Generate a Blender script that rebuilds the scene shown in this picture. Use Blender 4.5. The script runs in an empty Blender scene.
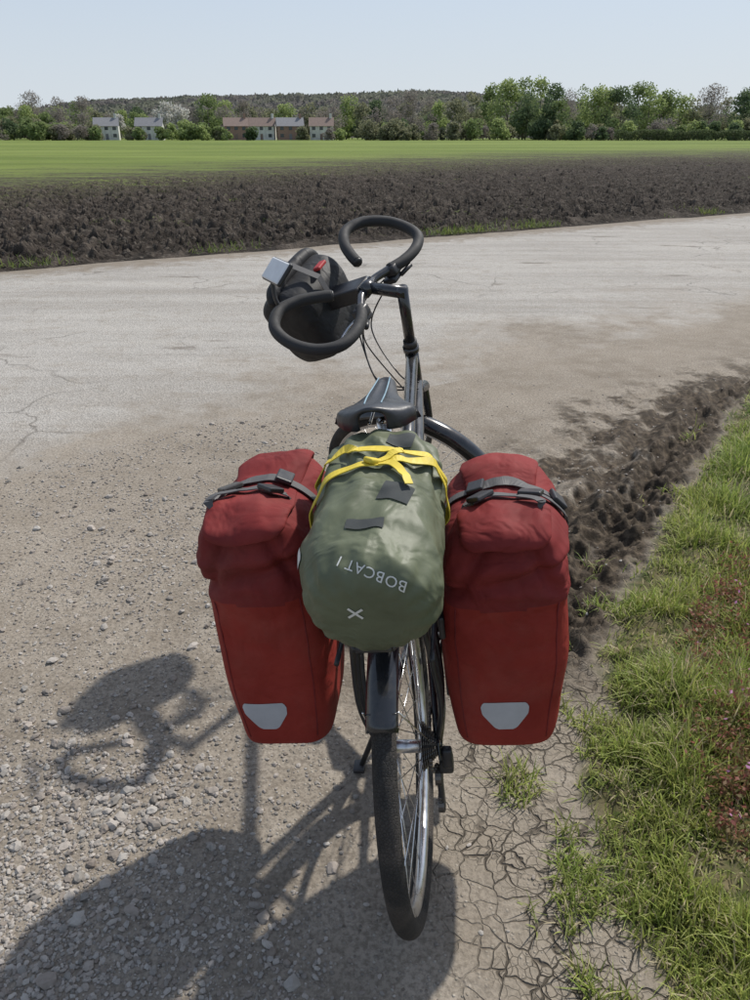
import bpy, bmesh, math, random
import numpy as np
from mathutils import Vector, Matrix, noise
from mathutils.bvhtree import BVHTree
rng=np.random.default_rng(7); random.seed(7)
scene=bpy.context.scene
rad=math.radians
# ------------------------------------------------------------------ numpy noise
def _h(ix,iy,s):
    n=(ix*374761393+iy*668265263+s*974634777)&0xffffffff
    n=((n^(n>>13))*1274126177)&0xffffffff
    n=n^(n>>16)
    return (n&0xffff)/65535.0
def vn(x,y,s=0):
    x=np.asarray(x,float); y=np.asarray(y,float)
    xi=np.floor(x).astype(np.int64); yi=np.floor(y).astype(np.int64)
    fx=x-xi; fy=y-yi
    fx=fx*fx*(3-2*fx); fy=fy*fy*(3-2*fy)
    a=_h(xi,yi,s); b=_h(xi+1,yi,s); c=_h(xi,yi+1,s); d=_h(xi+1,yi+1,s)
    return ((a*(1-fx)+b*fx)*(1-fy)+(c*(1-fx)+d*fx)*fy)*2-1
def fbm(x,y,s=0,o=4,g=.5):
    t=0; a=1; n=0
    for i in range(o):
        t=t+a*vn(x*2**i+i*17.3,y*2**i-i*9.1,s+i); n+=a; a*=g
    return t/n
def sst(x,a,b):
    t=np.clip((x-a)/(b-a),0,1); return t*t*(3-2*t)
# ------------------------------------------------------------------ mesh helpers
def np_mesh(name,V,F,mat=None,smooth=True,col=None,attrs=None,parent=None):
    V=np.ascontiguousarray(V,dtype=np.float32); F=np.ascontiguousarray(F,dtype=np.int32)
    me=bpy.data.meshes.new(name)
    k=F.shape[1]; m=F.shape[0]
    me.vertices.add(len(V)); me.vertices.foreach_set('co',V.ravel())
    me.loops.add(m*k); me.loops.foreach_set('vertex_index',F.ravel())
    me.polygons.add(m); me.polygons.foreach_set('loop_start',np.arange(m,dtype=np.int32)*k)
    me.polygons.foreach_set('use_smooth',np.full(m,smooth))
    me.update(calc_edges=True)
    if col is not None:
        ca=me.color_attributes.new(name='Col',type='FLOAT_COLOR',domain='POINT')
        c=np.ones((len(V),4),np.float32); c[:,:3]=col; ca.data.foreach_set('color',c.ravel())
    if attrs:
        for n,a in attrs.items():
            at=me.attributes.new(name=n,type='FLOAT',domain='POINT'); at.data.foreach_set('value',np.ascontiguousarray(a,dtype=np.float32))
    if mat:
        for mm in (mat if isinstance(mat,list) else [mat]): me.materials.append(mm)
    ob=bpy.data.objects.new(name,me); scene.collection.objects.link(ob)
    if parent: ob.parent=parent
    return ob
def grid_faces(nr,nc,wrap=False):
    r=np.arange(nr-1)[:,None]; c=np.arange(nc if wrap else nc-1)[None,:]
    c2=(c+1)%nc
    return np.stack([r*nc+c,r*nc+c2,(r+1)*nc+c2,(r+1)*nc+c],-1).reshape(-1,4)
def empty(name,M=None):
    e=bpy.data.objects.new(name,None); e.empty_display_size=.1; scene.collection.objects.link(e)
    if M is not None: e.matrix_world=M
    return e
class MB:
    def __init__(s): s.v=[];s.f=[];s.m=[];s.sm=[];s.mats=[]
    def add(s,V,F,mat,M=None,smooth=True):
        o=len(s.v)
        for p in V:
            p=Vector(p); s.v.append(tuple(M@p) if M is not None else tuple(p))
        if mat not in s.mats: s.mats.append(mat)
        mi=s.mats.index(mat)
        for f in F: s.f.append([i+o for i in f]); s.m.append(mi); s.sm.append(smooth)
        return s
    def obj(s,name,parent=None):
        me=bpy.data.meshes.new(name); me.from_pydata(s.v,[],s.f)
        for m in s.mats: me.materials.append(m)
        me.polygons.foreach_set('material_index',s.m); me.polygons.foreach_set('use_smooth',s.sm); me.update()
        ob=bpy.data.objects.new(name,me); scene.collection.objects.link(ob)
        if parent: ob.parent=parent
        return ob
def catmull(P,n=8,closed=False):
    P=[Vector(p) for p in P]; out=[]; N=len(P)
    for i in range(N-1):
        p0,p1,p2,p3=P[max(i-1,0)],P[i],P[i+1],P[min(i+2,N-1)]
        for k in range(n):
            t=k/n
            out.append(.5*((2*p1)+(-p0+p2)*t+(2*p0-5*p1+4*p2-p3)*t*t+(-p0+3*p1-3*p2+p3)*t**3))
    out.append(P[-1])
    return out
def sweep(P,r,seg=10,sy=1.0,up=None):
    P=[Vector(p) for p in P]; n=len(P)
    R=list(r) if hasattr(r,'__len__') else [r]*n
    if len(R)!=n: R=list(np.interp(np.linspace(0,1,n),np.linspace(0,1,len(R)),R))
    T=[(P[min(i+1,n-1)]-P[max(i-1,0)]).normalized() for i in range(n)]
    u=Vector(up) if up else (Vector((0,0,1)) if abs(T[0].z)<.9 else Vector((1,0,0)))
    V=[];F=[]
    for i in range(n):
        u=(u-T[i]*u.dot(T[i])); 
        if u.length<1e-6: u=T[i].orthogonal()
        u.normalize(); w=T[i].cross(u)
        for k in range(seg):
            a=2*math.pi*k/seg
            V.append(P[i]+w*(math.cos(a)*R[i])+u*(math.sin(a)*R[i]*sy))
    for i in range(n-1):
        for k in range(seg):
            k2=(k+1)%seg
            F.append([i*seg+k,i*seg+k2,(i+1)*seg+k2,(i+1)*seg+k])
    F.append(list(range(seg))[::-1]); F.append([(n-1)*seg+k for k in range(seg)])
    return V,F
def ribbon(P,Nn,w,t=.0015):
    n=len(P); V=[];F=[]
    for i in range(n):
        T=(P[min(i+1,n-1)]-P[max(i-1,0)]).normalized(); nn=Nn[i]; s=T.cross(nn).normalized()
        for a,b in ((-1,0),(1,0),(1,1),(-1,1)):
            V.append(P[i]+s*(a*w/2)+nn*(b*t))
    for i in range(n-1):
        for k in range(4):
            k2=(k+1)%4; F.append([i*4+k,i*4+k2,(i+1)*4+k2,(i+1)*4+k])
    F.append([3,2,1,0]); F.append([(n-1)*4+k for k in range(4)])
    return V,F
def revolve(prof,c,a0=0,a1=2*math.pi,n=96,closedprof=True):
    full=abs(a1-a0-2*math.pi)<1e-6
    V=[];F=[];k=len(prof); c=Vector(c); rows=n if full else n+1
    for i in range(rows):
        a=a0+(a1-a0)*i/n
        for (x,r) in prof: V.append(c+Vector((x,r*math.cos(a),r*math.sin(a))))
    for i in range(n):
        i2=(i+1)%rows if full else i+1
        for j in range(k if closedprof else k-1):
            j2=(j+1)%k
            F.append([i*k+j,i2*k+j,i2*k+j2,i*k+j2])
    return V,F
def rbox(size,c=(0,0,0),bev=.004,seg=2,rot=None):
    bm=bmesh.new(); bmesh.ops.create_cube(bm,size=1)
    for v in bm.verts: v.co=Vector((v.co.x*size[0],v.co.y*size[1],v.co.z*size[2]))
    bmesh.ops.bevel(bm,geom=bm.edges[:],offset=bev,segments=seg,affect='EDGES',profile=.5)
    M=Matrix.Translation(Vector(c))@(rot.to_4x4() if rot else Matrix())
    V=[M@v.co for v in bm.verts]; bm.verts.index_update(); F=[[v.index for v in f.verts] for f in bm.faces]; bm.free()
    return V,F
# ------------------------------------------------------------------ node helpers
class N:
    def __init__(s,name):
        s.mat=bpy.data.materials.new(name); s.mat.use_nodes=True; s.t=s.mat.node_tree; s.t.nodes.clear()
        s.out=s.t.nodes.new('ShaderNodeOutputMaterial')
        s.tc=s.t.nodes.new('ShaderNodeTexCoord').outputs['Object']
    def lk(s,a,b):
        if isinstance(a,(int,float)): b.default_value=a
        elif isinstance(a,tuple): b.default_value=(*a,1) if len(b.default_value)==4 and len(a)==3 else a
        else: s.t.links.new(a,b)
    def map(s,scale=(1,1,1),loc=(0,0,0),vec=None,rot=(0,0,0)):
        n=s.t.nodes.new('ShaderNodeMapping'); s.lk(vec or s.tc,n.inputs[0]); n.inputs['Scale'].default_value=scale; n.inputs['Location'].default_value=loc; n.inputs['Rotation'].default_value=rot; return n.outputs[0]
    def noise(s,scale,detail=4,rough=.55,vec=None,dist=0):
        n=s.t.nodes.new('ShaderNodeTexNoise'); s.lk(vec or s.tc,n.inputs['Vector']); n.inputs['Scale'].default_value=scale; n.inputs['Detail'].default_value=detail; n.inputs['Roughness'].default_value=rough; n.inputs['Distortion'].default_value=dist; return n.outputs[0]
    def vor(s,scale,feat='F1',vec=None,out=0,rand=1):
        n=s.t.nodes.new('ShaderNodeTexVoronoi'); n.feature=feat; s.lk(vec or s.tc,n.inputs['Vector']); n.inputs['Scale'].default_value=scale; n.inputs['Randomness'].default_value=rand; return n.outputs[out]
    def mr(s,v,a,b,c=0,d=1,smooth=False):
        n=s.t.nodes.new('ShaderNodeMapRange'); n.interpolation_type='SMOOTHSTEP' if smooth else 'LINEAR'; s.lk(v,n.inputs[0])
        for i,x in enumerate((a,b,c,d)): n.inputs[i+1].default_value=x
        return n.outputs[0]
    def m(s,op,a,b=0.0,c=None):
        n=s.t.nodes.new('ShaderNodeMath'); n.operation=op; s.lk(a,n.inputs[0]); s.lk(b,n.inputs[1])
        if c is not None: s.lk(c,n.inputs[2])
        return n.outputs[0]
    def mix(s,f,a,b,mode='MIX'):
        n=s.t.nodes.new('ShaderNodeMix'); n.data_type='RGBA'; n.blend_type=mode; s.lk(f,n.inputs[0]); s.lk(a,n.inputs[6]); s.lk(b,n.inputs[7]); return n.outputs[2]
    def attr(s,name,o='Fac'):
        n=s.t.nodes.new('ShaderNodeAttribute'); n.attribute_name=name; return n.outputs[o]
    def sep(s,vec=None):
        n=s.t.nodes.new('ShaderNodeSeparateXYZ'); s.lk(vec or s.tc,n.inputs[0]); return n.outputs
    def bump(s,h,strength=.5,dist=.01,prev=None):
        n=s.t.nodes.new('ShaderNodeBump'); s.lk(h,n.inputs['Height']); n.inputs['Strength'].default_value=strength; n.inputs['Distance'].default_value=dist
        if prev is not None: s.lk(prev,n.inputs['Normal'])
        return n.outputs[0]
    def bsdf(s,col,rough=.6,metal=0,spec=.5,normal=None,coat=0,sheen=0):
        p=s.t.nodes.new('ShaderNodeBsdfPrincipled'); s.lk(col,p.inputs['Base Color']); s.lk(rough,p.inputs['Roughness']); s.lk(metal,p.inputs['Metallic'])
        p.inputs['Specular IOR Level'].default_value=spec; p.inputs['Coat Weight'].default_value=coat; p.inputs['Sheen Weight'].default_value=sheen
        if normal is not None: s.lk(normal,p.inputs['Normal'])
        return p.outputs[0]
    def done(s,sh): s.lk(sh,s.out.inputs[0]); return s.mat
def pm(name,col,rough=.5,metal=0,spec=.5,var=.15,vs=30,bs=0,bd=.001,bstr=.5,coat=0,sheen=0,dust=0):
    n=N(name); f=n.noise(vs,3); dark=tuple(c*(1-var) for c in col); lite=tuple(min(1,c*(1+var)) for c in col)
    c=n.mix(n.mr(f,.3,.7),dark,lite)
    if dust:
        d=n.mr(n.noise(9,5,.65),.5,.75,0,dust,True); c=n.mix(d,c,(.3,.26,.21))
    nrm=n.bump(n.noise(bs,2),bstr,bd) if bs else None
    r=n.mr(f,.3,.7,max(0,rough-.08),min(1,rough+.08))
    return n.done(n.bsdf(c,r,metal,spec,nrm,coat,sheen))
# ------------------------------------------------------------------ terrain functions
VY=np.array([-40,-5,.94,1.22,1.53,2.05,2.72,3.53,4.84,5.2,6.8,10.4,24.7,60])
VX=np.array([.9,.6,.565,.545,.56,.75,1.10,1.62,2.46,3.0,5,10,30,80])
def verge(x,y):
    w=.07*fbm(x*4,y*4,31,3)+.035*vn(x*17,y*17,5)
    return x-np.interp(y,VY,VX)+w
def sroad(x,y): return -.582*x+.813*y-4.696
def height(x,y):
    x=np.asarray(x,float); y=np.asarray(y,float)
    v=verge(x,y); s=sroad(x,y)
    amp=1-sst(s,-2.4,-1.1)
    far=sst(np.hypot(x,y),9,16)
    z=.010*fbm(x*1.3,y*1.3,1,3)+.006*fbm(x*7,y*7,2,4)+.0026*fbm(x*45,y*45,3,3)
    ctr=np.exp(-(((x-.13)/.12)**2+((y-1.25)/.25)**2)); z=z*(1-.7*ctr)
    mm=sst(v,-1.45,-.85)*(1-sst(v,-.06,.06))*sst(y,1.6,2.3)*(1-sst(y,5.2,6.4))
    wv=v+.04*fbm(x*2.5,y*2.5,77,2)
    z=z+mm*(-.038*np.exp(-((wv+.20)/.06)**2)+.032*np.exp(-((wv+.33)/.04)**2)-.032*np.exp(-((wv+.46)/.045)**2)+.022*np.exp(-((wv+.58)/.035)**2)-.020*np.exp(-((wv+.72)/.05)**2)+.016*np.exp(-((wv+.86)/.035)**2)-.012*np.exp(-((wv+1.0)/.05)**2))
    near=sst(wv,-.65,-.12)
    rg=np.abs(fbm(x*9,y*9,9,3)); z=z+mm*near*(.11*np.maximum(0,.33-rg)-.012)
    z=z+mm*.022*fbm(x*22,y*22,12,3)*(.35+near)+mm*near*.030*np.maximum(0,vn(x*34,y*34,19))
    z=z+mm*(1-near)*.005*np.sign(np.sin((x*.55+y*.83)*80))*np.exp(-((wv+.72)/.20)**2)*sst(fbm(x*2,y*2,66,2),-.3,.1)
    g=sst(v,0,.22); z=z+g*(.045+.025*fbm(x*4,y*4,14,3)+.016*fbm(x*14,y*14,15,2))
    z=z*amp*(1-far)
    return z-.06*sst(s,-.6,.0)-.05*far, v, mm, s
# ------------------------------------------------------------------ ground material
def dirt(n):
    big=n.noise(.9,4,.6); mid=n.noise(6,5,.65); fine=n.noise(80,3,.7)
    c=n.mix(n.mr(big,.35,.65),(.192,.163,.129),(.280,.243,.198))
    c=n.mix(n.mr(mid,.38,.7,0,.6),c,(.345,.307,.258))
    c=n.mix(n.mr(fine,.42,.62,0,.6),c,(.095,.080,.063))
    t=n.t.nodes.new('ShaderNodeTexVoronoi'); n.lk(n.tc,t.inputs['Vector']); t.inputs['Scale'].default_value=85
    pd,pc=t.outputs[0],t.outputs[1]; sp=n.sep(pc)
    peb=n.m('MULTIPLY',n.mr(pd,.22,.40,1,0,True),n.m('MULTIPLY',n.mr(mid,.36,.56),n.mr(sp[1],.25,.45)))
    c=n.mix(n.m('MULTIPLY',peb,.8),c,n.mix(sp[0],(.12,.105,.09),(.44,.405,.35)))
    h=n.m('ADD',n.m('MULTIPLY',fine,.5),n.m('MULTIPLY',peb,n.mr(pd,0,.40,.8,.1)))
    return c,h
def ground_mat():
    n=N('packed_dirt'); c,h=dirt(n)
    X,Y,Z=n.sep()
    v=n.attr('verge'); mud=n.attr('mud')
    wv=n.t.nodes.new('ShaderNodeVectorMath'); wv.operation='MULTIPLY_ADD'; nn=n.t.nodes.new('ShaderNodeTexNoise'); nn.inputs['Scale'].default_value=7; nn.inputs['Detail'].default_value=3; n.lk(n.tc,nn.inputs['Vector'])
    n.lk(nn.outputs[1],wv.inputs[0]); wv.inputs[1].default_value=(.13,.13,.13); n.lk(n.tc,wv.inputs[2])
    e1=n.vor(17,'DISTANCE_TO_EDGE',vec=wv.outputs[0]); e2=n.vor(41,'DISTANCE_TO_EDGE',vec=wv.outputs[0])
    msk=n.noise(3.3,3)
    cr=n.m('MAXIMUM',n.mr(e1,.006,.055,1,0,True),n.m('MULTIPLY',n.mr(e2,.01,.06,.6,0,True),n.mr(msk,.45,.6)))
    lim=n.m('MULTIPLY',n.mr(v,-.42,-.30,0,1,True),n.mr(v,-.02,.03,1,0,True))
    lim=n.m('MULTIPLY',lim,n.mr(Y,1.7,2.3,1,0,True))
    lim=n.m('MULTIPLY',lim,n.mr(msk,.38,.56,.3,1))
    c=n.mix(n.m('MULTIPLY',lim,.6),c,n.mix(n.noise(14,3),(.19,.162,.125),(.30,.262,.21)))
    crk=n.m('MULTIPLY',cr,lim)
    c=n.mix(n.m('MULTIPLY',crk,.85),c,(.05,.041,.032))
    dn=n.m('ADD',n.noise(3.5,4,.65),n.m('MULTIPLY',n.mr(v,-.8,-.1),.24))
    damp=n.m('MULTIPLY',mud,n.mr(dn,.45,.60,0,1,True))
    c=n.mix(n.m('MULTIPLY',damp,.95),c,n.mix(n.mr(n.noise(30,3),.44,.70),(.030,.022,.015),(.105,.080,.055)))
    g=n.mr(v,-.02,.08,0,1,True)
    c=n.mix(g,c,n.mix(n.mr(n.noise(18,4),.4,.6),(.045,.055,.018),(.13,.11,.06)))
    far=n.mr(n.m('ABSOLUTE',Y),14,40,0,1,True); c=n.mix(far,c,(.10,.13,.04))
    h2=n.m('SUBTRACT',h,n.m('MULTIPLY',crk,1.4))
    nb=n.bump(h2,.95,.006)
    return n.done(n.bsdf(c,n.mr(damp,0,1,.95,.8),0,.12,nb))
def road_mat():
    n=N('worn_asphalt'); dc,dh=dirt(n); X,Y,Z=n.sep()
    s=n.m('SUBTRACT',n.m('ADD',n.m('MULTIPLY',X,-.582),n.m('MULTIPLY',Y,.813)),4.696)
    s=n.m('ADD',s,n.mr(n.noise(.55,5,.65),.25,.75,-1.5,1.5)); 
    n5=n.noise(4,5,.75); s=n.m('ADD',s,n.mr(n5,.25,.75,-.7,.7))
    rot=(0,0,rad(-33))
    st=n.noise(1.0,5,.65,vec=n.map(scale=(.15,1.6,1),rot=rot))
    a=n.mix(n.mr(n.noise(.5,5,.6),.3,.7),(.250,.238,.218),(.345,.330,.303))
    a=n.mix(n.mr(st,.42,.7,0,.8),a,(.395,.373,.335))
    a=n.mix(n.mr(st,.52,.32,0,.7),a,(.220,.198,.168))
    a=n.mix(n.mr(n5,.50,.70,0,.75),a,(.215,.187,.150))
    t=n.t.nodes.new('ShaderNodeTexVoronoi'); n.lk(n.tc,t.inputs['Vector']); t.inputs['Scale'].default_value=95
    a=n.mix(.30,a,n.mix(n.sep(t.outputs[1])[0],(.13,.12,.11),(.52,.49,.45)))
    wv=n.t.nodes.new('ShaderNodeVectorMath'); wv.operation='MULTIPLY_ADD'; nn=n.t.nodes.new('ShaderNodeTexNoise'); nn.inputs['Scale'].default_value=1.5; nn.inputs['Detail'].default_value=5; n.lk(n.tc,nn.inputs['Vector'])
    n.lk(nn.outputs[1],wv.inputs[0]); wv.inputs[1].default_value=(.9,.9,.9); n.lk(n.tc,wv.inputs[2])
    e=n.vor(.8,'DISTANCE_TO_EDGE',vec=wv.outputs[0]); ck=n.m('MULTIPLY',n.mr(e,.002,.016,1,0),n.mr(n.noise(.6,3),.50,.60))
    a=n.mix(n.m('MULTIPLY',ck,.6),a,(.09,.08,.07))
    pot=n.mr(n.noise(1.6,4,.5,vec=n.map(scale=(.5,1.4,1),rot=rot)),.65,.73,0,.8,True); a=n.mix(pot,a,(.13,.11,.09))
    f=n.mr(s,-.8,.7,0,1,True)
    c=n.mix(f,dc,a)
    s2=n.m('SUBTRACT',n.m('ADD',n.m('MULTIPLY',X,-.524),n.m('MULTIPLY',Y,.852)),11.17)
    s2=n.m('ADD',s2,n.mr(n5,.25,.75,-.5,.5)); c=n.mix(n.mr(s2,-.85,-.2,0,.85,True),c,n.mix(n.noise(9,4),(.11,.088,.065),(.27,.23,.18)))
    nb=n.bump(n.mix(f,dh,t.outputs[0]),.8,.006)
    return n.done(n.bsdf(c,.92,0,.18,nb))
def axis_ticks(lo,hi,step,growth,end_lo,end_hi):
    mid=list(np.arange(lo,hi+1e-6,step)); a=[];x=lo;s=step
    while x>end_lo: s=min(s*growth,400); x-=s; a.append(x)
    b=[];x=mid[-1];s=step
    while x<end_hi: s=min(s*growth,400); x+=s; b.append(x)
    return np.array(a[::-1]+mid+b)
xs=axis_ticks(-1.7,2.6,.0105,1.035,-3500,3500); ys=axis_ticks(.8,3.4,.0105,1.022,-400,4200)
XX,YY=np.meshgrid(xs,ys); Z,Vv,MM,SS=height(XX,YY)
V=np.stack([XX,YY,Z],-1).reshape(-1,3)
np_mesh('ground',V,grid_faces(len(ys),len(xs)),ground_mat(),attrs={'verge':Vv.ravel(),'mud':MM.ravel()})
na,nb_=200,40
t=np.linspace(-1,1,na); A=[];
for b in np.linspace(0,1,nb_):
    p0=np.stack([.813*t*60+.582*1.2, .582*t*60-.813*1.2+4.696/.813],-1)
    p1=np.stack([.852*t*62-2.0, .524*t*62+(11.17-.524*2.0)/.852],-1)
    e=.16*fbm(t*90,t*0,44,4)
    p1=p1+np.stack([-.524*e,.852*e],-1)
    p=p0*(1-b)+p1*b; A.append(np.stack([p[:,0],p[:,1],np.full(na,.004 if b>.12 else -.004+.008*b/.12)],-1))
V=np.array(A).reshape(-1,3)
np_mesh('road',V,grid_faces(nb_,na),road_mat())
# ------------------------------------------------------------------ fields
def field_mat():
    n=N('field_soil_and_crop'); cr=n.attr('crop')
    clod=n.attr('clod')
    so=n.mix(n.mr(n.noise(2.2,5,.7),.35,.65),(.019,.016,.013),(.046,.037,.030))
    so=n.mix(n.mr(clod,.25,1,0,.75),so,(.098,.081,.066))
    so=n.mix(n.mr(n.noise(9,4,.75),.55,.67,0,.7),so,(.16,.138,.113))
    gmix=n.noise(.055,5,.62,vec=n.map(scale=(.35,1.6,1),rot=(0,0,rad(-8))))
    gr=n.mix(n.mr(gmix,.38,.62),(.10,.14,.03),(.175,.22,.055))
    gr=n.mix(n.mr(n.noise(.5,5,.7,vec=n.map(scale=(.25,1,1))),.5,.75,0,.4),gr,(.16,.15,.07))
    f=n.m('ADD',cr,n.mr(n.noise(.45,6,.75,vec=n.map(scale=(.35,1,1))),.3,.7,-.5,.5))
    f=n.m('ADD',f,n.mr(n.noise(7,4,.75),.3,.7,-.35,.35))
    c=n.mix(n.mr(f,.36,.76,0,1,True),so,gr)
    stub=n.m('MULTIPLY',n.mr(cr,.01,.3),n.mr(n.noise(3.1,5,.75),.44,.60,0,.8)); stub=n.m('MULTIPLY',stub,n.mr(cr,.75,1,1,0)); c=n.mix(stub,c,(.115,.125,.05))
    nb=n.bump(n.noise(16,3,.75),.9,.06)
    return n.done(n.bsdf(c,.95,0,.12,nb))
fm=field_mat()
th=np.radians(np.concatenate([np.linspace(-62,-31,40)[:-1],np.linspace(-31,31,760),np.linspace(31,50,40)[1:]]))
r0=11.1/(-.524*np.sin(th)+.852*np.cos(th))
yb=np.interp(np.tan(th),[-1.9,-.5,-.2,0,.5,1.2],[24,30,42,57,92,140]); rb=np.maximum(yb/np.cos(th),r0*1.3)
nr=460; k=np.linspace(0,1,nr)[:,None]; rr=r0[None]*(rb*1.6/r0)[None]**k
X=rr*np.sin(th)[None]; Y=rr*np.cos(th)[None]
crop=sst(rr/rb[None]+.10*fbm(X*.15,Y*.15,41,3),.45,1.5); 
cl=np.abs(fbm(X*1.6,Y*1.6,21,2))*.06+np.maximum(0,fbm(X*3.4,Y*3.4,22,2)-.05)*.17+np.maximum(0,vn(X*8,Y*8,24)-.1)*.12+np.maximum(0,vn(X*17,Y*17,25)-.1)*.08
fur=.03*np.sin((X*.6-Y*.8)*5.2+2*fbm(X*.3,Y*.3,3,2))
s2=(-.524*X+.852*Y-11.17)
edge=sst(s2,-.05,.7)
Zf=-.01+edge*((cl+fur*.5)*(1-.95*sst(crop,0,.5))*(.55+.45*np.clip(12/rr*1.2,0,1))+.02)+.04*edge
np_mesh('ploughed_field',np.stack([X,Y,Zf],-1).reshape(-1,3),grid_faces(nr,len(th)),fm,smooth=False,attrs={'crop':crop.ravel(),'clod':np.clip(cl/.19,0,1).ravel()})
nr2=60; k=np.linspace(0,1,nr2)[:,None]; rr2=(rb*1.6)[None]*(900/(rb*1.6))[None]**k
X2=rr2*np.sin(th)[None]; Y2=rr2*np.cos(th)[None]; Z2=np.full_like(X2,.05); Z2[0]=Zf[-1]
np_mesh('crop_field',np.stack([X2,Y2,Z2],-1).reshape(-1,3),grid_faces(nr2,len(th)),fm,attrs={'crop':np.ones(X2.size),'clod':np.zeros(X2.size)})
# ------------------------------------------------------------------ gravel
def stones(name,P,S,mat,cols,sub):
    bm=bmesh.new(); bmesh.ops.create_icosphere(bm,subdivisions=sub,radius=1); T=np.array([v.co for v in bm.verts]); bm.verts.index_update(); F=np.array([[v.index for v in f.verts] for f in bm.faces]); bm.free()
    n=len(P); nv=len(T)
    d=1+.28*rng.standard_normal((n,nv,1)).clip(-1.2,1.2)*.6
    sc=np.stack([rng.uniform(.7,1.35,n),rng.uniform(.6,1.1,n),rng.uniform(.4,.75,n)],-1)[:,None,:]
    L=T[None]*d*sc*S[:,None,None]
    a=rng.uniform(0,6.28,n); tl=rng.normal(0,.25,n)
    y2=L[...,1]*np.cos(tl)[:,None]-L[...,2]*np.sin(tl)[:,None]; z2=L[...,1]*np.sin(tl)[:,None]+L[...,2]*np.cos(tl)[:,None]
    x3=L[...,0]*np.cos(a)[:,None]-y2*np.sin(a)[:,None]; y3=L[...,0]*np.sin(a)[:,None]+y2*np.cos(a)[:,None]
    Vv=np.stack([x3,y3,z2],-1)+P[:,None,:]
    FF=(F[None]+np.arange(n)[:,None,None]*nv).reshape(-1,3)
    np_mesh(name,Vv.reshape(-1,3),FF,mat,smooth=False,col=np.repeat(cols,nv,0))
n=N('stone'); c=n.attr('Col','Color'); c=n.mix(.35,c,n.mix(n.noise(90,3),(.1,.085,.07),(.46,.43,.38))); smat=n.done(n.bsdf(c,.85,0,.25))
def scatter_stones(cnt,ylo,yhi,smin,smax,pw,pile=0):
    y=ylo*(yhi/ylo)**rng.uniform(0,1,cnt*5); x=rng.uniform(-1,.8,cnt*5)*(.52*(.9*y+.7)+.5)
    v=verge(x,y); s=sroad(x,y)
    dens=np.where(x<-.1,1,.28)*(.25+1.3*np.clip(fbm(x*1.1,y*1.1,51,3)+.25,0,1))*(v<-.05)*(s<-.2)
    dens=dens*(.25+.75*np.clip(1-np.abs(x+.9)/1.2,0,1)+ .2*(y>2))
    dens=np.where((v>-.5)&(y<2.4),dens*.3,dens)
    keep=rng.uniform(0,1,cnt*5)<dens; x=x[keep][:cnt]; y=y[keep][:cnt]
    if pile: x=np.concatenate([x,rng.normal(-.82,.22,pile)]); y=np.concatenate([y,rng.normal(1.46,.15,pile)])
    S=smin+(smax-smin)*rng.uniform(0,1,len(x))**pw
    z=height(x,y)[0]+S*.18
    g=rng.uniform(.10,.40,len(x))[:,None]; w=rng.uniform(0,1,len(x))[:,None]
    cols=g*np.array([1,.95,.88])+w*np.array([.03,.0,-.015])
    return np.stack([x,y,z],-1),S,cols
P1,S1,C1=scatter_stones(26000,.7,5.4,.0022,.0085,2.0,1800); stones('gravel',P1,S1,smat,C1,1)
P2,S2,C2=scatter_stones(560,.7,4.4,.008,.018,2.6,240); stones('gravel_stones',P2,S2,smat,C2,2)
# ------------------------------------------------------------------ grass
def leafmat(name,tr=.35,rough=.55):
    n=N(name); c=n.attr('Col','Color'); b=n.bsdf(c,rough,0,.3)
    t_=n.t.nodes.new('ShaderNodeBsdfTranslucent'); n.lk(c,t_.inputs[0]); mx=n.t.nodes.new('ShaderNodeMixShader'); mx.inputs[0].default_value=tr; n.lk(b,mx.inputs[1]); n.lk(t_.outputs[0],mx.inputs[2])
    return n.done(mx.outputs[0])
gmat=leafmat('grass_blade',.45)
def blades(name,x,y,z,L,W,cols,lean=.5,curl=.6):
    n=len(x); a=rng.uniform(0,6.283,n); la=a+rng.normal(0,.5,n)
    ln=np.abs(rng.normal(0,lean,n))+.1; segs=[0,.38,.72,1.0]; wd=[1,.85,.55,.05]
    dx,dy=np.cos(la),np.sin(la); px,py=-np.sin(a),np.cos(a)
    Vs=[]; 
    for s_,w_ in zip(segs,wd):
        ang=ln+curl*s_*ln*1.3
        hx=L*s_*np.sin(np.minimum(ang,1.5)); hz=L*s_*np.cos(np.minimum(ang,1.5))
        cx=x+dx*hx; cy=y+dy*hx; cz=z+hz-.004
        Vs.append(np.stack([cx-px*W*w_/2,cy-py*W*w_/2,cz],-1)); Vs.append(np.stack([cx+px*W*w_/2,cy+py*W*w_/2,cz],-1))
    Vv=np.stack(Vs,1)
    base=np.array([[0,1,3,2],[2,3,5,4],[4,5,7,6]]); FF=(base[None]+np.arange(n)[:,None,None]*8).reshape(-1,4)
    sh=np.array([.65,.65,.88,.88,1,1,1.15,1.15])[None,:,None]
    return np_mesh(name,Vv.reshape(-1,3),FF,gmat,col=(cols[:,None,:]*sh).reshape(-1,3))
cnt=250000
y=.65*(8/.65)**rng.uniform(0,1,cnt); x=np.interp(y,VY,VX)+rng.uniform(-.16,1,cnt)*(.52*(.9*y+.7)+.9-np.interp(y,VY,VX)).clip(.3)
zz,v,mm_,s=height(x,y)
tuft=fbm(x*6,y*6,61,3); big=fbm(x*1.6,y*1.6,63,2)
d=sst(v,-.02,.16)*(.20+1.0*sst(tuft,-.26,.3))+ (v>-.2)*(v<.05)*(tuft>.3)*.3
keep=(rng.uniform(0,1,cnt)<d)&(s<-1.3); x,y,zz,v,tuft,big=[q[keep] for q in (x,y,zz,v,tuft,big)]
n_=len(x); L=(.035+.075*rng.uniform(0,1,n_)**1.6)*(1+1.2*np.clip(tuft,-.4,1))*(.55+.45*sst(v,0,.3))*(1+.5*big); W=rng.uniform(.0022,.0046,n_)*(1+.12*y)
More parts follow.
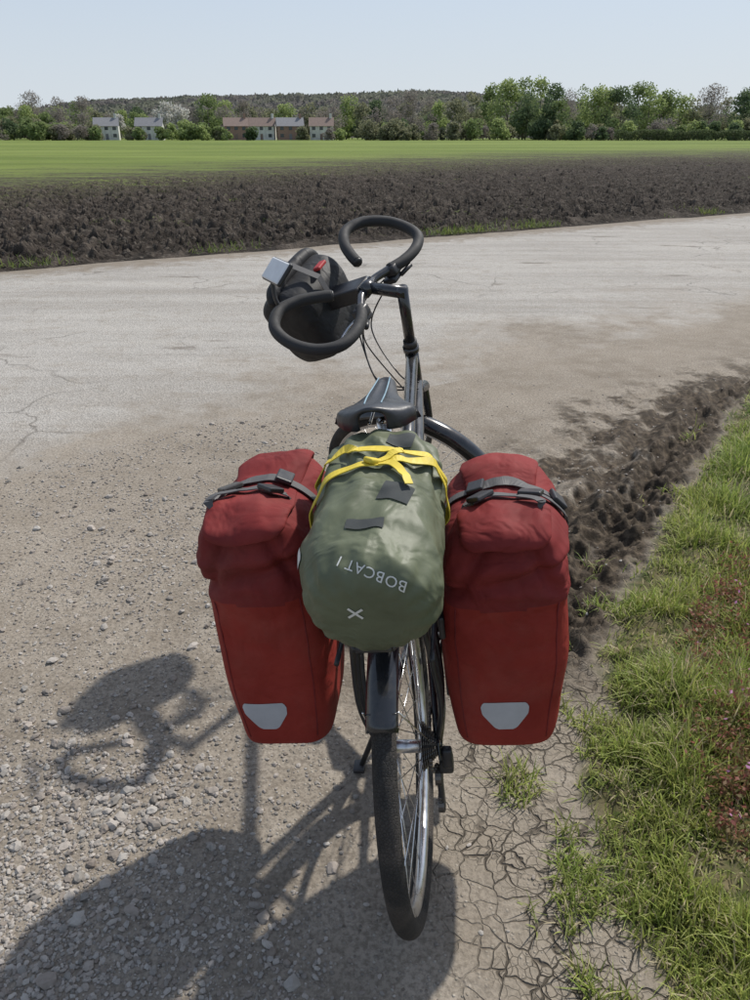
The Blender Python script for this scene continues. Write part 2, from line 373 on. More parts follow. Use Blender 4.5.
base=np.array([.25,.33,.065]); yel=np.array([.42,.43,.13]); dry=np.array([.50,.43,.27]); dk=np.array([.11,.19,.04])
w=rng.uniform(0,1,n_)[:,None]; cols=base*(1-w)+yel*w
q=np.clip(big*.8+.15,0,.6)[:,None]; cols=cols*(1-q)+dk*q*1.4
dm=rng.uniform(0,1,n_)<(.14+.25*(tuft<-.1)); cols[dm]=dry; cols*=rng.uniform(.75,1.2,n_)[:,None]
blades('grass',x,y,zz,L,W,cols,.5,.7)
tt=rng.uniform(-1,1,30000); ex=.852*tt*26+4.0; ey=.524*tt*26+(11.17+.524*4.0)/.852
off=np.abs(rng.normal(0,.45,len(tt))); dens=np.clip(fbm(tt*18,tt*0+3,71,3)*1.8+.0+.75*np.exp(-((ex-4.2)/3.2)**2),0,1)*np.where(ex<-1,.35,1)
kp=rng.uniform(0,1,len(tt))<dens; ex=(ex-.524*off)[kp]; ey=(ey+.852*off)[kp]; m_=len(ex)
w=rng.uniform(0,1,m_)[:,None]; cols=(np.array([.11,.17,.03])*(1-w)+np.array([.22,.25,.08])*w)
blades('roadside_grass',ex,ey,np.full(m_,.03),rng.uniform(.05,.17,m_),rng.uniform(.008,.018,m_),cols,.6,.6)
def leaves(C,size,cols):
    n=len(C); a=rng.normal(0,1,(n,3)); a/=np.linalg.norm(a,axis=1)[:,None]; b=rng.normal(0,1,(n,3)); b-=a*(a*b).sum(1)[:,None]; b/=np.linalg.norm(b,axis=1)[:,None]
    s=size[:,None]
    Vv=np.stack([C-a*s,C-b*s*.55,C+a*s,C+b*s*.55],1)
    return Vv.reshape(-1,3),np.arange(n*4).reshape(-1,4),np.repeat(cols,4,0)
wx=[];
for i in range(250):
    cy=random.uniform(1.25,2.6); cx=np.interp(cy,VY,VX)+random.uniform(.30,.95)
    k=46; hgt=random.uniform(.05,.12); c0=np.array([cx,cy,float(height(cx,cy)[0])])
    P=c0+np.stack([rng.normal(0,.024,k),rng.normal(0,.024,k),rng.uniform(.01,hgt,k)],-1)
    P[-1:]=c0+np.array([[0,0,hgt+.010]])
    wx.append(P)
C=np.concatenate(wx); w=rng.uniform(0,1,len(C))[:,None]; cols=np.array([.30,.10,.09])*w+np.array([.17,.17,.06])*(1-w)
cols=cols.reshape(250,46,3); cols[::3,-1]=np.array([.50,.22,.42]); cols=cols.reshape(-1,3)
Vw,Fw,Cw=leaves(C,rng.uniform(.005,.010,len(C)),cols); np_mesh('weed_plants',Vw,Fw,gmat,col=Cw)
# ------------------------------------------------------------------ distant trees
fol=leafmat('tree_foliage',.40,.85); bark=pm('bark',(.17,.15,.13),.9,var=.3,vs=3)
def pyH(py,y): r=(500-py)/751; return 1.6+y*((r*.9-.4368)/(.9+.4368*r))
def pxX(px,y): return (px-375)/751*(.9*y+.4)
LV=[];LC=[];TB=MB()
PAL={'lime':((.22,.28,.10),(.33,.39,.16)),'green':((.13,.18,.07),(.22,.275,.11)),'dark':((.075,.115,.06),(.13,.175,.085)),'olive':((.165,.175,.105),(.26,.26,.16)),'bare':((.175,.158,.14),(.28,.25,.225)),'blossom':((.42,.41,.37),(.62,.61,.57))}  # foliage colours lightened and desaturated, distance haze painted into them
def tree(x,y,H,kind,wr=.36):
    lo,hi=[np.array(c) for c in PAL[kind]]
    R=H*wr; lob=[]; nl=random.randint(10,15)
    bare=kind=='bare'
    for i in range(nl):
        t=random.uniform(.15,.88); rr=R*(1.05-abs(t-.45)*1.25)*random.uniform(.15,.85); a=random.uniform(0,6.28)
        lob.append((np.array([x+rr*math.cos(a),y+rr*math.sin(a),H*t]),R*random.uniform(.28,.5)))
    lob.append((np.array([x,y,H*.86]),R*.34))
    for c,r in lob:
        k=int(30*(r/1.2)**1.5)+22
        if bare: k=int(k*1.25)
        d=rng.normal(0,1,(k,3)); d/=np.linalg.norm(d,axis=1)[:,None]; rad_=r*rng.uniform(.3,1.1,k)**.6
        P=c+d*rad_[:,None]*np.array([1,1,.85]); P=P[P[:,2]>H*.04]
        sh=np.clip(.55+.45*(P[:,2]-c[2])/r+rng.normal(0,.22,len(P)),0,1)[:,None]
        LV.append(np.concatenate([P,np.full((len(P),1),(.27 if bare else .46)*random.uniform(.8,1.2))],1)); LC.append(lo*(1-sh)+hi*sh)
    TB.add(*sweep([(x,y,-.2),(x+.1,y,H*.25),(x-.1,y,H*.55),(x,y,H*.85)],[H*.016,H*.012,H*.007,.03],6),bark)
    for c,r in lob[:6]:
        z0=random.uniform(.2,.5)*H; TB.add(*sweep([(x,y,z0),((x+c[0])/2,(y+c[1])/2,(z0+c[2])/2+.3),tuple(c)],[H*.006,H*.004,.03],4),bark)
HPX=(108,150,236,262,290,322)
spec=[(2,112,'green'),(14,116,'olive'),(38,90,'bare'),(30,104,'lime'),(62,95,'bare'),(50,112,'green'),(86,96,'bare'),(98,110,'olive'),(122,114,'blossom'),(138,112,'green'),(168,100,'blossom'),(182,104,'blossom'),(196,106,'bare'),(210,93,'green'),(226,104,'bare'),(245,98,'bare'),(275,108,'olive'),(284,104,'lime'),(304,108,'bare'),(312,102,'olive'),(334,98,'bare'),(346,93,'lime'),(362,101,'olive'),(376,106,'bare'),(392,96,'bare'),(412,88,'bare'),(428,94,'bare'),(440,102,'lime'),(455,96,'olive'),(470,90,'olive'),(490,82,'green'),(506,78,'lime'),(522,74,'green'),(538,75,'lime'),(552,82,'dark'),(565,88,'bare'),(578,84,'green'),(592,86,'lime'),(604,90,'olive'),(618,86,'dark'),(634,78,'green'),(645,82,'lime'),(658,90,'green'),(676,94,'lime'),(690,98,'olive'),(705,82,'bare'),(722,94,'olive'),(738,86,'dark'),(752,88,'dark'),(525,90,'dark'),(545,93,'dark'),(560,96,'green')]
for px,py,kd in spec:
    yy=random.uniform(302,335) if px<350 else random.uniform(285,330); tree(pxX(px,yy),yy,pyH(py,yy),kd,random.uniform(.34,.50))
for i in range(190):
    px=random.uniform(-160,910); yy=random.uniform(335,380)
    tree(pxX(px,yy),yy,pyH(random.uniform(100,122),yy),random.choice(['olive','bare','green','bare','lime','bare','olive','dark']),.5)
for i in range(150):
    px=random.uniform(-160,910); yy=random.uniform(270,290)
    dd=min(abs(px-h_) for h_ in HPX)
    if dd<6: continue
    tree(pxX(px,yy),yy,pyH(random.uniform(127,132) if dd<14 else random.uniform(119,131),yy),random.choice(['olive','green','lime','olive','bare','dark']),.7)
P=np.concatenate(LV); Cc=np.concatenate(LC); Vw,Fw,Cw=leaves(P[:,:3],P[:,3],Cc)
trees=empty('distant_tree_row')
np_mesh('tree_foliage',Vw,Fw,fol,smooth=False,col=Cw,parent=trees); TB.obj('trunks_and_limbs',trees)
hx=rng.uniform(0,1,12000); y0=262+rng.uniform(-1,1,12000)*1.2; X_=75+hx*120; top=2.9+.5*vn(X_*.4,X_*0,3)
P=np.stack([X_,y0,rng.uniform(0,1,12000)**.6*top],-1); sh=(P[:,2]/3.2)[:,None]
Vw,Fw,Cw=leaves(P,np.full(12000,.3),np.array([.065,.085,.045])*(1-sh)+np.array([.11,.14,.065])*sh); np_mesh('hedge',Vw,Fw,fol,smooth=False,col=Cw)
hxs=np.linspace(-520,460,180); hys=np.linspace(480,1000,60); HX,HY=np.meshgrid(hxs,hys)
ridgeh=np.interp(hxs,[-520,-330,-250,-150,-60,60,160,300,460],[6,14,26,30,31,34,26,14,8])
HZ=ridgeh[None]*sst(HY,480,760)*(1-.4*sst(HY,820,1000))+1.2*fbm(HX*.03,HY*.03,8,3)
hillm=pm('hill_ground',(.135,.13,.105),.95,var=.2,vs=.05)
np_mesh('hill',np.stack([HX,HY,HZ-1.5],-1).reshape(-1,3),grid_faces(60,180),hillm)
m=60000; cx=rng.uniform(-500,440,m); cyy=rng.uniform(520,840,m); hz=np.interp(cx,hxs,ridgeh)*sst(cyy,480,760)
bump=2.5*np.abs(fbm(cx*.06,cyy*.06,91,2))+1.5; P=np.stack([cx,cyy,hz+bump*rng.uniform(.3,1.2,m)],-1)
kind=fbm(cx*.05,cyy*.05,95,2); w=sst(kind,-.3,.35)[:,None]; cols=np.array([.175,.165,.158])*(1-w)+np.array([.175,.185,.145])*w
cols=cols*rng.uniform(.92,1.08,m)[:,None]
Vw,Fw,Cw=leaves(P,rng.uniform(1.5,2.4,m),cols); np_mesh('hill_woodland',Vw,Fw,leafmat('woodland_foliage',.5,.95),smooth=False,col=Cw)
def house(x,y,w,d,hw,hr,wall,roofc,name):
    e=empty(name,Matrix.Translation((x,y,0))@Matrix.Rotation(random.uniform(-.15,.15)-math.atan2(x,y)*.5,4,'Z'))
    MB().add([(-w/2,-d/2,0),(w/2,-d/2,0),(w/2,d/2,0),(-w/2,d/2,0),(-w/2,-d/2,hw),(w/2,-d/2,hw),(w/2,d/2,hw),(-w/2,d/2,hw),(-w/2,0,hw+hr),(w/2,0,hw+hr)],[[0,1,5,4],[2,3,7,6],[1,2,6,9,5],[3,0,4,8,7]],wall,smooth=False).obj('walls',e)
    o=.4
    MB().add([(-w/2-o,-d/2-o,hw-.25),(w/2+o,-d/2-o,hw-.25),(w/2+o,0,hw+hr+.15),(-w/2-o,0,hw+hr+.15),(-w/2-o,d/2+o,hw-.25),(w/2+o,d/2+o,hw-.25)],[[0,1,2,3],[3,2,5,4]],roofc,smooth=False).obj('roof',e)
    wi=MB(); 
    for k in range(3):
        for zc in (1.5,3.8):
            if k==1 and zc<2: continue
            wi.add(*rbox((1.2,.08,1.1),(-w/3+k*w/3,-d/2-.03,zc),.01,1),glassm,smooth=False)
    wi.obj('windows',e)
    MB().add(*rbox((.95,.1,2.05),(0,-d/2-.03,1.03),.01,1),roofc,smooth=False).obj('door',e)
    MB().add(*rbox((.8,.8,1.8),(w/2-.8,0,hw+hr+.5),.02,1),wall,smooth=False).obj('chimney',e)
glassm=pm('window_glass',(.06,.07,.08),.15); wr_=pm('white_render',(.58,.57,.54),.9,vs=1); bk=pm('red_brick',(.30,.19,.15),.9,vs=2,var=.2); rf=pm('roof_tile',(.22,.16,.135),.9,vs=2,var=.2); rf2=pm('slate',(.20,.20,.21),.8,vs=2)
for px,w,wm,rm,nm in [(108,8,wr_,rf2,'rendered_house'),(150,9,wr_,rf2,'rendered_house'),(236,8,bk,rf,'brick_house'),(262,9,wr_,rf,'rendered_house'),(290,9,bk,rf2,'brick_house'),(322,8,wr_,rf,'rendered_house')]:
    house(pxX(px,296),random.uniform(294,299),w,6.0,4.7,2.4,wm,rm,nm)
# ================================================================== BICYCLE
LEAN=rad(-7.2); YAW=rad(-6.0); SC=1.0667
BX,BY=.120,1.264
B=Matrix.Translation((BX,BY,float(height(BX,BY)[0])+.001))@Matrix.Rotation(YAW,4,'Z')@Matrix.Rotation(LEAN,4,'Y')@Matrix.Scale(SC,4)
black=pm('black_frame_paint',(.018,.019,.022),.28,coat=.5,var=.2,dust=.12)
n=N('tyre_tread'); c=n.mix(n.mr(n.noise(12,4),.45,.7,0,.5),(.03,.029,.028),(.12,.10,.085)); e=n.vor(160,'DISTANCE_TO_EDGE'); tread=n.done(n.bsdf(c,.85,0,.3,n.bump(n.mr(e,.02,.12),.9,.002)))
plas=pm('black_plastic',(.022,.022,.024),.42,bs=400,bd=.0004,dust=.15)
foam=pm('foam_grip',(.02,.02,.021),.75,bs=500,bd=.0006)
alu=pm('aluminium',(.62,.62,.63),.32,1,var=.12); steel=pm('spoke_steel',(.7,.7,.7),.25,1); dark_st=pm('chain_steel',(.14,.13,.12),.4,.9,dust=.2)
bike=empty('touring_bicycle',B)
RZ=.352; FO=.225
def wheel(prefix,c,parent,M=None):
    tp=[(.0215*math.sin(a),.3305+.0215*math.cos(a)) for a in np.linspace(0,2*math.pi,16,endpoint=False)]
    MB().add(*revolve(tp,c,n=128),tread,M).obj(prefix+'_tyre',parent)
    rp=[(-.0125,.312),(-.013,.322),(-.0105,.322),(-.009,.314),(.009,.314),(.0105,.322),(.013,.322),(.0125,.312),(.010,.300),(0,.295),(-.010,.300)]
    MB().add(*revolve(rp,c,n=128),alu,M).obj(prefix+'_rim',parent)
    hb=MB(); hp=[(-.055,.005),(-.05,.012),(-.036,.012),(-.034,.026),(-.030,.026),(-.028,.014),(.028,.014),(.030,.026),(.034,.026),(.036,.012),(.05,.012),(.055,.005)]
    hb.add(*revolve(hp,c,n=32,closedprof=False),alu,M); hb.obj(prefix+'_hub',parent)
    sp=MB(); c=Vector(c)
    for i in range(36):
        a=2*math.pi*i/36; s=1 if i%2 else -1; off=(1 if (i//2)%2 else -1)*rad(58)
        p0=c+Vector((s*.032,.024*math.cos(a+off),.024*math.sin(a+off))); p1=c+Vector((0,.302*math.cos(a),.302*math.sin(a)))
        sp.add(*sweep([p0,p1],.0011,5),steel,M)
    sp.obj(prefix+'_spokes',parent)
rc=(0,0,RZ); wheel('rear_wheel',rc,bike)
def guard(c,a0,a1,R=.368,w=.028,n=60):
    prof=[]
    for a in np.linspace(-1.25,1.25,9): prof.append((w*math.sin(a)/math.sin(1.25),R-.016*(1-math.cos(a))/(1-math.cos(1.25))))
    inner=[(x*.95,r-.0018) for x,r in prof[::-1]]
    V,F=revolve(prof+inner,c,a0,a1,n); k=len(prof)*2
    F.append(list(range(k))); F.append([n*k+j for j in range(k)][::-1]); return V,F
gp=pm('mudguard_plastic',(.014,.015,.018),.22,coat=.4,dust=.15)
MB().add(*guard(rc,rad(5),rad(133)),gp).obj('rear_mudguard',bike)
ms=MB()
for sx in (-1,1):
    ms.add(*sweep([(sx*.055,0,RZ),(sx*.03,-.368*math.cos(rad(52)),RZ+.368*math.sin(rad(52)))],.0018,6),steel)
ms.obj('mudguard_stays',bike)
fr=MB(); BB=Vector((0,.46,.30)); ST=Vector((0,.335,.72))
HS=.425
def ax(z): return Vector((0,1.092+FO-(z-.352)*HS,z))
fr.add(*sweep([ax(.775),ax(.925)],.021,16),black); fr.add(*sweep([ax(.772),ax(.785)],.025,16),black); fr.add(*sweep([ax(.915),ax(.93)],.025,16),black)
fr.add(*sweep([ax(.895)+Vector((0,-.01,0)),ST-Vector((0,0,.06))],[.0185,.0165],16),black)
fr.add(*sweep([ax(.80)+Vector((0,-.01,0)),BB],[.022,.022],16),black)
fr.add(*sweep([BB,ST],.0165,16),black)
fr.add(*sweep([BB+Vector((-.037,0,0)),BB+Vector((.037,0,0))],.021,16),black)
for sx in (-1,1):
    fr.add(*sweep(catmull([(sx*.02,.345,.67),(sx*.045,.24,.56),(sx*.062,0.01,RZ+.01)],6),[.0085,.0085,.007],10),black)
    fr.add(*sweep(catmull([(sx*.028,.44,.30),(sx*.04,.33,.315),(sx*.066,.15,.335),(sx*.064,0,RZ)],6),[.011,.011,.009,.008],10),black)
    fr.add(*rbox((.006,.04,.05),(sx*.066,.0,RZ),.003),black)
fr.obj('frame',bike)
MB().add(*sweep([ST-Vector((0,-.03,.1)),Vector((0,.252,.985))],.0136,16),alu).add(*sweep([ST-Vector((0,-.004,.015)),ST+Vector((0,-.004,.012))],.019,16),plas).obj('seat_post',bike)
SZ=-.018
def saddle():
    nu,nv=44,28; V=[]
    yr,yn=.115,.40
    for i in range(nu):
        t=i/(nu-1); w=np.interp(t,[0,.04,.12,.25,.4,.55,.75,.93,1],[.03,.058,.077,.078,.057,.038,.027,.022,.006])
        zt=np.interp(t,[0,.12,.35,.6,.9,1],[1.078,1.074,1.062,1.058,1.055,1.040])+SZ
        for j in range(nv):
            a=-1.0+2.0*j/(nv-1); s=math.sin(a*math.pi/2)*1.0; 
            x=w*math.copysign(abs(s)**.9,s)
            drop=(1-max(0,math.cos(a*math.pi/2))**.45)
            gro=-.007*math.exp(-(x/.009)**2)*(1 if .08<t<.9 else 0)
            z=zt-(.042 if t<.3 else .03)*drop+gro+.004*math.cos(x*60)
            y=yr+(yn-yr)*t-(.018*(1-abs(x)/.08) if t<.12 else 0)*(1-t/.12)+.012*(abs(x)/.08)**2*(t<.2)
            V.append((x,y,z))
    F=[list(map(int,f)) for f in grid_faces(nu,nv)]
    return V,F
sl=pm('saddle_leather',(.028,.030,.035),.40,bs=220,bd=.0006,dust=.05)
so=MB().add(*saddle(),sl).obj('saddle',bike); md=so.modifiers.new('s','SOLIDIFY'); md.thickness=.008; md.offset=-1
trim=pm('saddle_trim',(.20,.30,.36),.45)
tr=MB()
for sx in (-1,1):
    tr.add(*sweep(catmull([(sx*.016,.14,1.0765+SZ),(sx*.017,.2,1.0725+SZ),(sx*.015,.28,1.066+SZ),(sx*.012,.36,1.061+SZ)],6),.0016,6),trim)
    tr.add(*sweep(catmull([(sx*.012,.15,1.035+SZ),(sx*.022,.22,1.01+SZ),(sx*.022,.30,1.012+SZ),(sx*.01,.38,1.035+SZ)],6),.0035,8),steel)
tr.obj('saddle_trim_and_rails',bike)
rk=MB()
for sx in (-1,1):
    rk.add(*sweep(catmull([(sx*.055,.25,.745),(sx*.058,.1,.752),(sx*.058,-.12,.752),(sx*.03,-.2,.752)],6),.006,8),plas)
    for yy in (-.06,.02,.1): rk.add(*sweep(catmull([(sx*.066,0.0,RZ+.02),(sx*.082,yy*.5,.5),(sx*.062,yy,.745)],5),.0055,8),plas)
    rk.add(*sweep(catmull([(sx*.085,.14,.67),(sx*.085,-.13,.67)],6),.005,8),plas)
for yy in (-.12,0,.12): rk.add(*sweep([(-.058,yy,.752),(.058,yy,.752)],.005,8),plas)
rk.add(*sweep([(-.03,-.2,.752),(.03,-.2,.752)],.006,8),plas)
rk.obj('pannier_rack',bike)
dt=MB()
for i,r in enumerate([.05,.046,.042,.038,.034,.030,.026,.022]):
    x=.034+i*.0038; pr=[(x-.0009,r*.5),(x-.0009,r),(x+.0009,r),(x+.0009,r*.5)]; V,F=revolve(pr,rc,n=48); 
    V=[Vector(p) for p in V]
    for q in range(0,len(V),4):
        if (q//4)%2==0:
            for w_ in (1,2):
                d=V[q+w_]-Vector(rc); d.x=0; V[q+w_]=V[q+w_]-d*(.06)
    dt.add(V,F,dark_st,smooth=False)
for r in (.095,.078):
    x=.044 if r>.09 else .037; V,F=revolve([(x-.001,r*.78),(x-.001,r),(x+.001,r),(x+.001,r*.78)],tuple(BB),n=64); dt.add(V,F,dark_st,smooth=False)
for k in range(5):
    a=k*2*math.pi/5; dt.add(*sweep([BB+Vector((.05,0,0)),BB+Vector((.045,.08*math.cos(a),.08*math.sin(a)))],[.01,.006],6),plas)
def link(P):
    for i in range(len(P)-1):
        dt.add(*sweep([P[i],P[i+1]],.004 if i%2 else .0028,6,sy=1.0),dark_st)
link(catmull([(.045,.46,.395),(.047,.2,.40),(.05,.0,.400)],14))
link(catmull([(.05,-.045,.36),(.05,-.03,.31),(.055,.015,.285),(.056,.02,.24),(.055,.0,.20),(.055,.03,.165),(.05,.2,.185),(.045,.45,.205)],8))
dt.add(*rbox((.012,.028,.11),(.058,.012,.215),.004),plas); dt.add(*rbox((.03,.035,.035),(.075,.02,.285),.006),plas); dt.add(*rbox((.022,.02,.05),(.08,.0,.32),.005),plas)
for z_ in (.255,.175): dt.add(*revolve([(.049,.002),(.049,.02),(.062,.02),(.062,.002)],(0,.012,z_),n=18),dark_st,smooth=False)
dt.obj('drivetrain',bike)
ck=MB()
for sx,da in ((1,rad(-155)),(-1,rad(25))):
    e=BB+Vector((sx*.075,.17*math.cos(da),.17*math.sin(da))); ck.add(*sweep([BB+Vector((sx*.05,0,0)),BB+Vector((sx*.065,0,0)),e],[.012,.013,.009],8),plas)
    ck.add(*rbox((.09,.08,.018),tuple(e+Vector((sx*.055,0,0))),.004),plas,smooth=False)
ck.obj('cranks_and_pedals',bike)
MB().add(*sweep([(-.035,.33,.315),(-.06,.31,.27),(-.175,.27,.03)],[.008,.008,.007],8),plas).add(*rbox((.03,.04,.012),(-.18,.268,.03),.003),plas).obj('kickstand',bike)
MB().add(*rbox((.09,.03,.03),(0,.245,.735),.006),plas).obj('rear_brake',bike)
# ---- steering assembly
STEER=rad(68); P0=ax(.78); AX=Vector((0,-HS,1)).normalized()
S=Matrix.Translation(P0)@Matrix.Rotation(STEER,4,AX)@Matrix.Translation(-P0)
WY=1.17+FO
fc=(0,WY,RZ+.004); wheel('front_wheel',fc,bike,S)
MB().add(*guard(fc,rad(78),rad(200)),gp,S).obj('front_mudguard',bike)
fk=MB()
fk.add(*sweep([ax(.745)+Vector((-.052,0,0)),ax(.77),ax(.745)+Vector((.052,0,0))],.02,12),black,S)
for sx in (-1,1):
    fk.add(*sweep(catmull([ax(.75)+Vector((sx*.05,0,0)),ax(.55)+Vector((sx*.053,.006,0)),Vector((sx*.054,WY,RZ))],6),[.015,.013,.009],12),black,S)
fk.add(*sweep([(-.06,WY,RZ),(.06,WY,RZ)],.006,8),steel,S)
fk.add(*sweep([ax(.74)+Vector((0,.03,0)),ax(.72)+Vector((0,.05,0))],.008,8),plas,S)
fk.obj('fork',bike)
sm=MB(); top=ax(1.10)
sm.add(*sweep([ax(.93),ax(1.12)],.0165,14),black,S); sm.add(*sweep([ax(.93),ax(.95)],.021,14),plas,S)
CL=top+Vector((0,.10,.05)); sm.add(*sweep([top-Vector((0,.012,0)),CL],[.018,.017],14),black,S); sm.add(*sweep([CL-Vector((.026,0,0)),CL+Vector((.026,0,0))],.021,14),black,S)
sm.obj('stem',bike)
hb=MB(); ff=Vector((0,.93,.367)).normalized()
def bar(x,f,z=0): return CL+Vector((x,0,0))+ff*f+Vector((0,0,z))
LEV=[]
for sx in (-1,1):
    pts=[(0,0,0),(.04,0,0),(.085,-.018,0),(.15,-.050,.0),(.22,-.060,.0),(.28,-.045,.004),(.315,.005,.012),(.318,.07,.028),(.282,.13,.042),(.215,.152,.048),(.155,.13,.042),(.112,.092,.032),(.088,.062,.024)]
    C_=catmull([bar(sx*a,b,c) for a,b,c in pts],8)
    hb.add(*sweep(C_[:22],.0125,12),black,S)
    hb.add(*sweep(C_[18:],.0168,14),foam,S)
    hb.add(*sweep([C_[-1],C_[-1]+(C_[-1]-C_[-2]).normalized()*.006],[.0165,.013],14),plas,S)
    p=bar(sx*.11,-.028); hb.add(*rbox((.045,.04,.034),tuple(p+Vector((0,0,-.006))),.008),plas,S)
    lev=catmull([p+Vector((sx*.0,.015,-.02)),p+Vector((sx*.02,.05,-.03)),p+Vector((sx*.07,.055,-.035)),p+Vector((sx*.125,.035,-.03))],6)
    hb.add(*sweep(lev,[.009,.008,.007,.006],8,sy=.6),plas if sx>0 else alu,S)
    hb.add(*rbox((.05,.045,.02),tuple(p+Vector((-sx*.005,.012,-.03))),.006),plas,S)
    hb.add(*sweep([p+Vector((sx*.01,-.01,-.035)),p+Vector((sx*.05,-.03,-.03))],[.007,.008],8),plas,S)
    LEV.append(p)
hb.obj('butterfly_handlebar',bike)
cb=MB()
hd=ax(.80).y
fixed=[Vector((0.012,hd-.08,.80)),Vector((-.014,hd-.08,.80)),Vector((0.02,hd-.14,.84))]
for k,(sx,tgt) in enumerate(((1,fixed[0]),(-1,fixed[1]),(1,fixed[2]),(-1,Vector((.0,hd+.03,.70))))):
    p=LEV[0 if sx<0 else 1]; a=S@(p+Vector((-sx*.02,.03,-.02-.01*k))); b=S@(p+Vector((-sx*.08,.12,-.07-.03*k))); c_=(b+tgt)/2+Vector((-.05+.03*k,-.06+.02*k,-.06))
    cb.add(*sweep(catmull([a,b,c_,tgt],10),.0024,6),plas)
cb.obj('brake_and_gear_cables',bike)
mr_=MB(); mp=bar(-.20,.15,.045); 
mirm=pm('mirror_shell',(.62,.63,.64),.5,var=.08,spec=.3)
mr_.add(*sweep(catmull([mp,mp+Vector((0,0.0,.035)),mp+Vector((.02,-.01,.080))],5),.006,8),plas,S)
rotm=Matrix.Rotation(rad(-34),3,'Z')@Matrix.Rotation(rad(4),3,'X')@Matrix.Rotation(rad(-22),3,'Y')
mc=mp+Vector((.03,-.035,.095))
mr_.add(*rbox((.070,.135,.014),tuple(mc),.006,3,rotm),plas,S,smooth=False)
mr_.add(*rbox((.064,.129,.009),tuple(mc+rotm@Vector((0,0,.005))),.004,3,rotm),mirm,S,smooth=False)
mr_.obj('handlebar_mirror',bike)
# ---- soft bags
def soft(rings,mat,name,parent,M=None,nseg=72,n=3.2,disp=None,sub=5,mat2=None,split=None):
    rr=[]; K=len(rings)
    for i in range(K-1):
        for k in range(sub):
            t=k/sub; out=[]
            for q in range(3):
                p0,p1,p2,p3=rings[max(i-1,0)][q],rings[i][q],rings[i+1][q],rings[min(i+2,K-1)][q]
                out.append(.5*((2*p1)+(-p0+p2)*t+(2*p0-5*p1+4*p2-p3)*t*t+(-p0+3*p1-3*p2+p3)*t**3))
            rr.append(out)
    rr.append(list(rings[-1])); V=[]
    for i,(c,ex,ey) in enumerate(rr):
        for k in range(nseg):
            a=2*math.pi*(k+.5)/nseg; ca,sa=math.cos(a),math.sin(a)
            p=c+ex*math.copysign(abs(ca)**(2/n),ca)+ey*math.copysign(abs(sa)**(2/n),sa)
            if disp: 
                dr=(p-c); L_=dr.length
                if L_>1e-5: p=p+dr/L_*disp(p,i/(len(rr)-1),a)
            V.append(p)
    F=[list(map(int,f)) for f in grid_faces(len(rr),nseg,True)]
    V.append(rr[0][0]); V.append(rr[-1][0]); a0=len(V)-2
    for k in range(nseg):
        F.append([a0,(k+1)%nseg,k]); b=(len(rr)-1)*nseg; F.append([a0+1,b+k,b+(k+1)%nseg])
    ob=MB().add(V,F,mat,M).obj(name,parent)
    if mat2:
        ob.data.materials.append(mat2)
        for p in ob.data.polygons:
            if split(p.center): p.material_index=1
    return ob,BVHTree.FromPolygons([v.co.copy() for v in ob.data.vertices],[list(p.vertices) for p in ob.data.polygons])
def crease(p,f=9,seed=0,ys=1.0):
    q=Vector((p.x*f+seed,p.y*f*ys,p.z*f*.6)); a=noise.noise(q); b=noise.noise(q*2.1+Vector((3,7,1)))
    return (1-abs(a)*2.2)*.6+(1-abs(b)*2.2)*.35
def fabric(name,col,col2,rough=.5,weave=700,bd=.0006,dust=.0,wr=1,spec=.35):
    n=N(name); c=n.mix(n.mr(n.noise(7,4,.6),.35,.65),col,col2)
    if dust: c=n.mix(n.mr(n.noise(5,5,.7),.5,.8,0,dust),c,(.34,.29,.23))
    b=n.bump(n.noise(weave,1),.4,bd)
    w1=n.noise(9,3,.55,dist=.6); w2=n.m('ABSOLUTE',n.m('SUBTRACT',w1,.5)); b=n.bump(n.mr(w2,0,.14,1,0,True),.5*wr,.005,b)
    return n.done(n.bsdf(c,rough,0,spec,b))
redf=fabric('red_coated_fabric',(.205,.024,.018),(.270,.036,.027),.72,dust=.10,wr=.6,spec=.15)
redd=fabric('dark_red_nylon',(.135,.019,.019),(.200,.029,.028),.72,dust=.08,wr=1.0,spec=.15)
blkf=fabric('black_fabric',(.012,.012,.014),(.022,.022,.023),.6,wr=.6)
webb=pm('grey_black_webbing',(.075,.073,.074),.7,bs=600,bd=.0006)
refl=pm('reflector_patch',(.42,.43,.46),.4,var=.06,bs=500,bd=.0004)
def decal(bvh,c,nrm,up,V2,F,mat,name,parent,off=.0012):
    nrm=Vector(nrm).normalized(); up=Vector(up); up=(up-nrm*up.dot(nrm)).normalized(); rt=up.cross(nrm); c=Vector(c)
    out=[]
    for (a,b) in V2:
        o=c+rt*a+up*b+nrm*.25; h,nn,i,d=bvh.ray_cast(o,-nrm)
        if h is None: h=c+rt*a+up*b
        out.append(h+nrm*off)
    return MB().add(out,F,mat).obj(name,parent)
def gridpoly(poly,nx=16,ny=12):
    ys_=[p[0] for p in poly]; V=[];F=[]
    for j in range(ny+1):
        y=ys_[0]+(ys_[-1]-ys_[0])*j/ny; l=np.interp(y,ys_,[p[1] for p in poly]); r=np.interp(y,ys_,[p[2] for p in poly])
        for i in range(nx+1): V.append((l+(r-l)*i/nx,y))
    for j in range(ny):
        for i in range(nx): F.append([j*(nx+1)+i,j*(nx+1)+i+1,(j+1)*(nx+1)+i+1,(j+1)*(nx+1)+i])
    return V,F
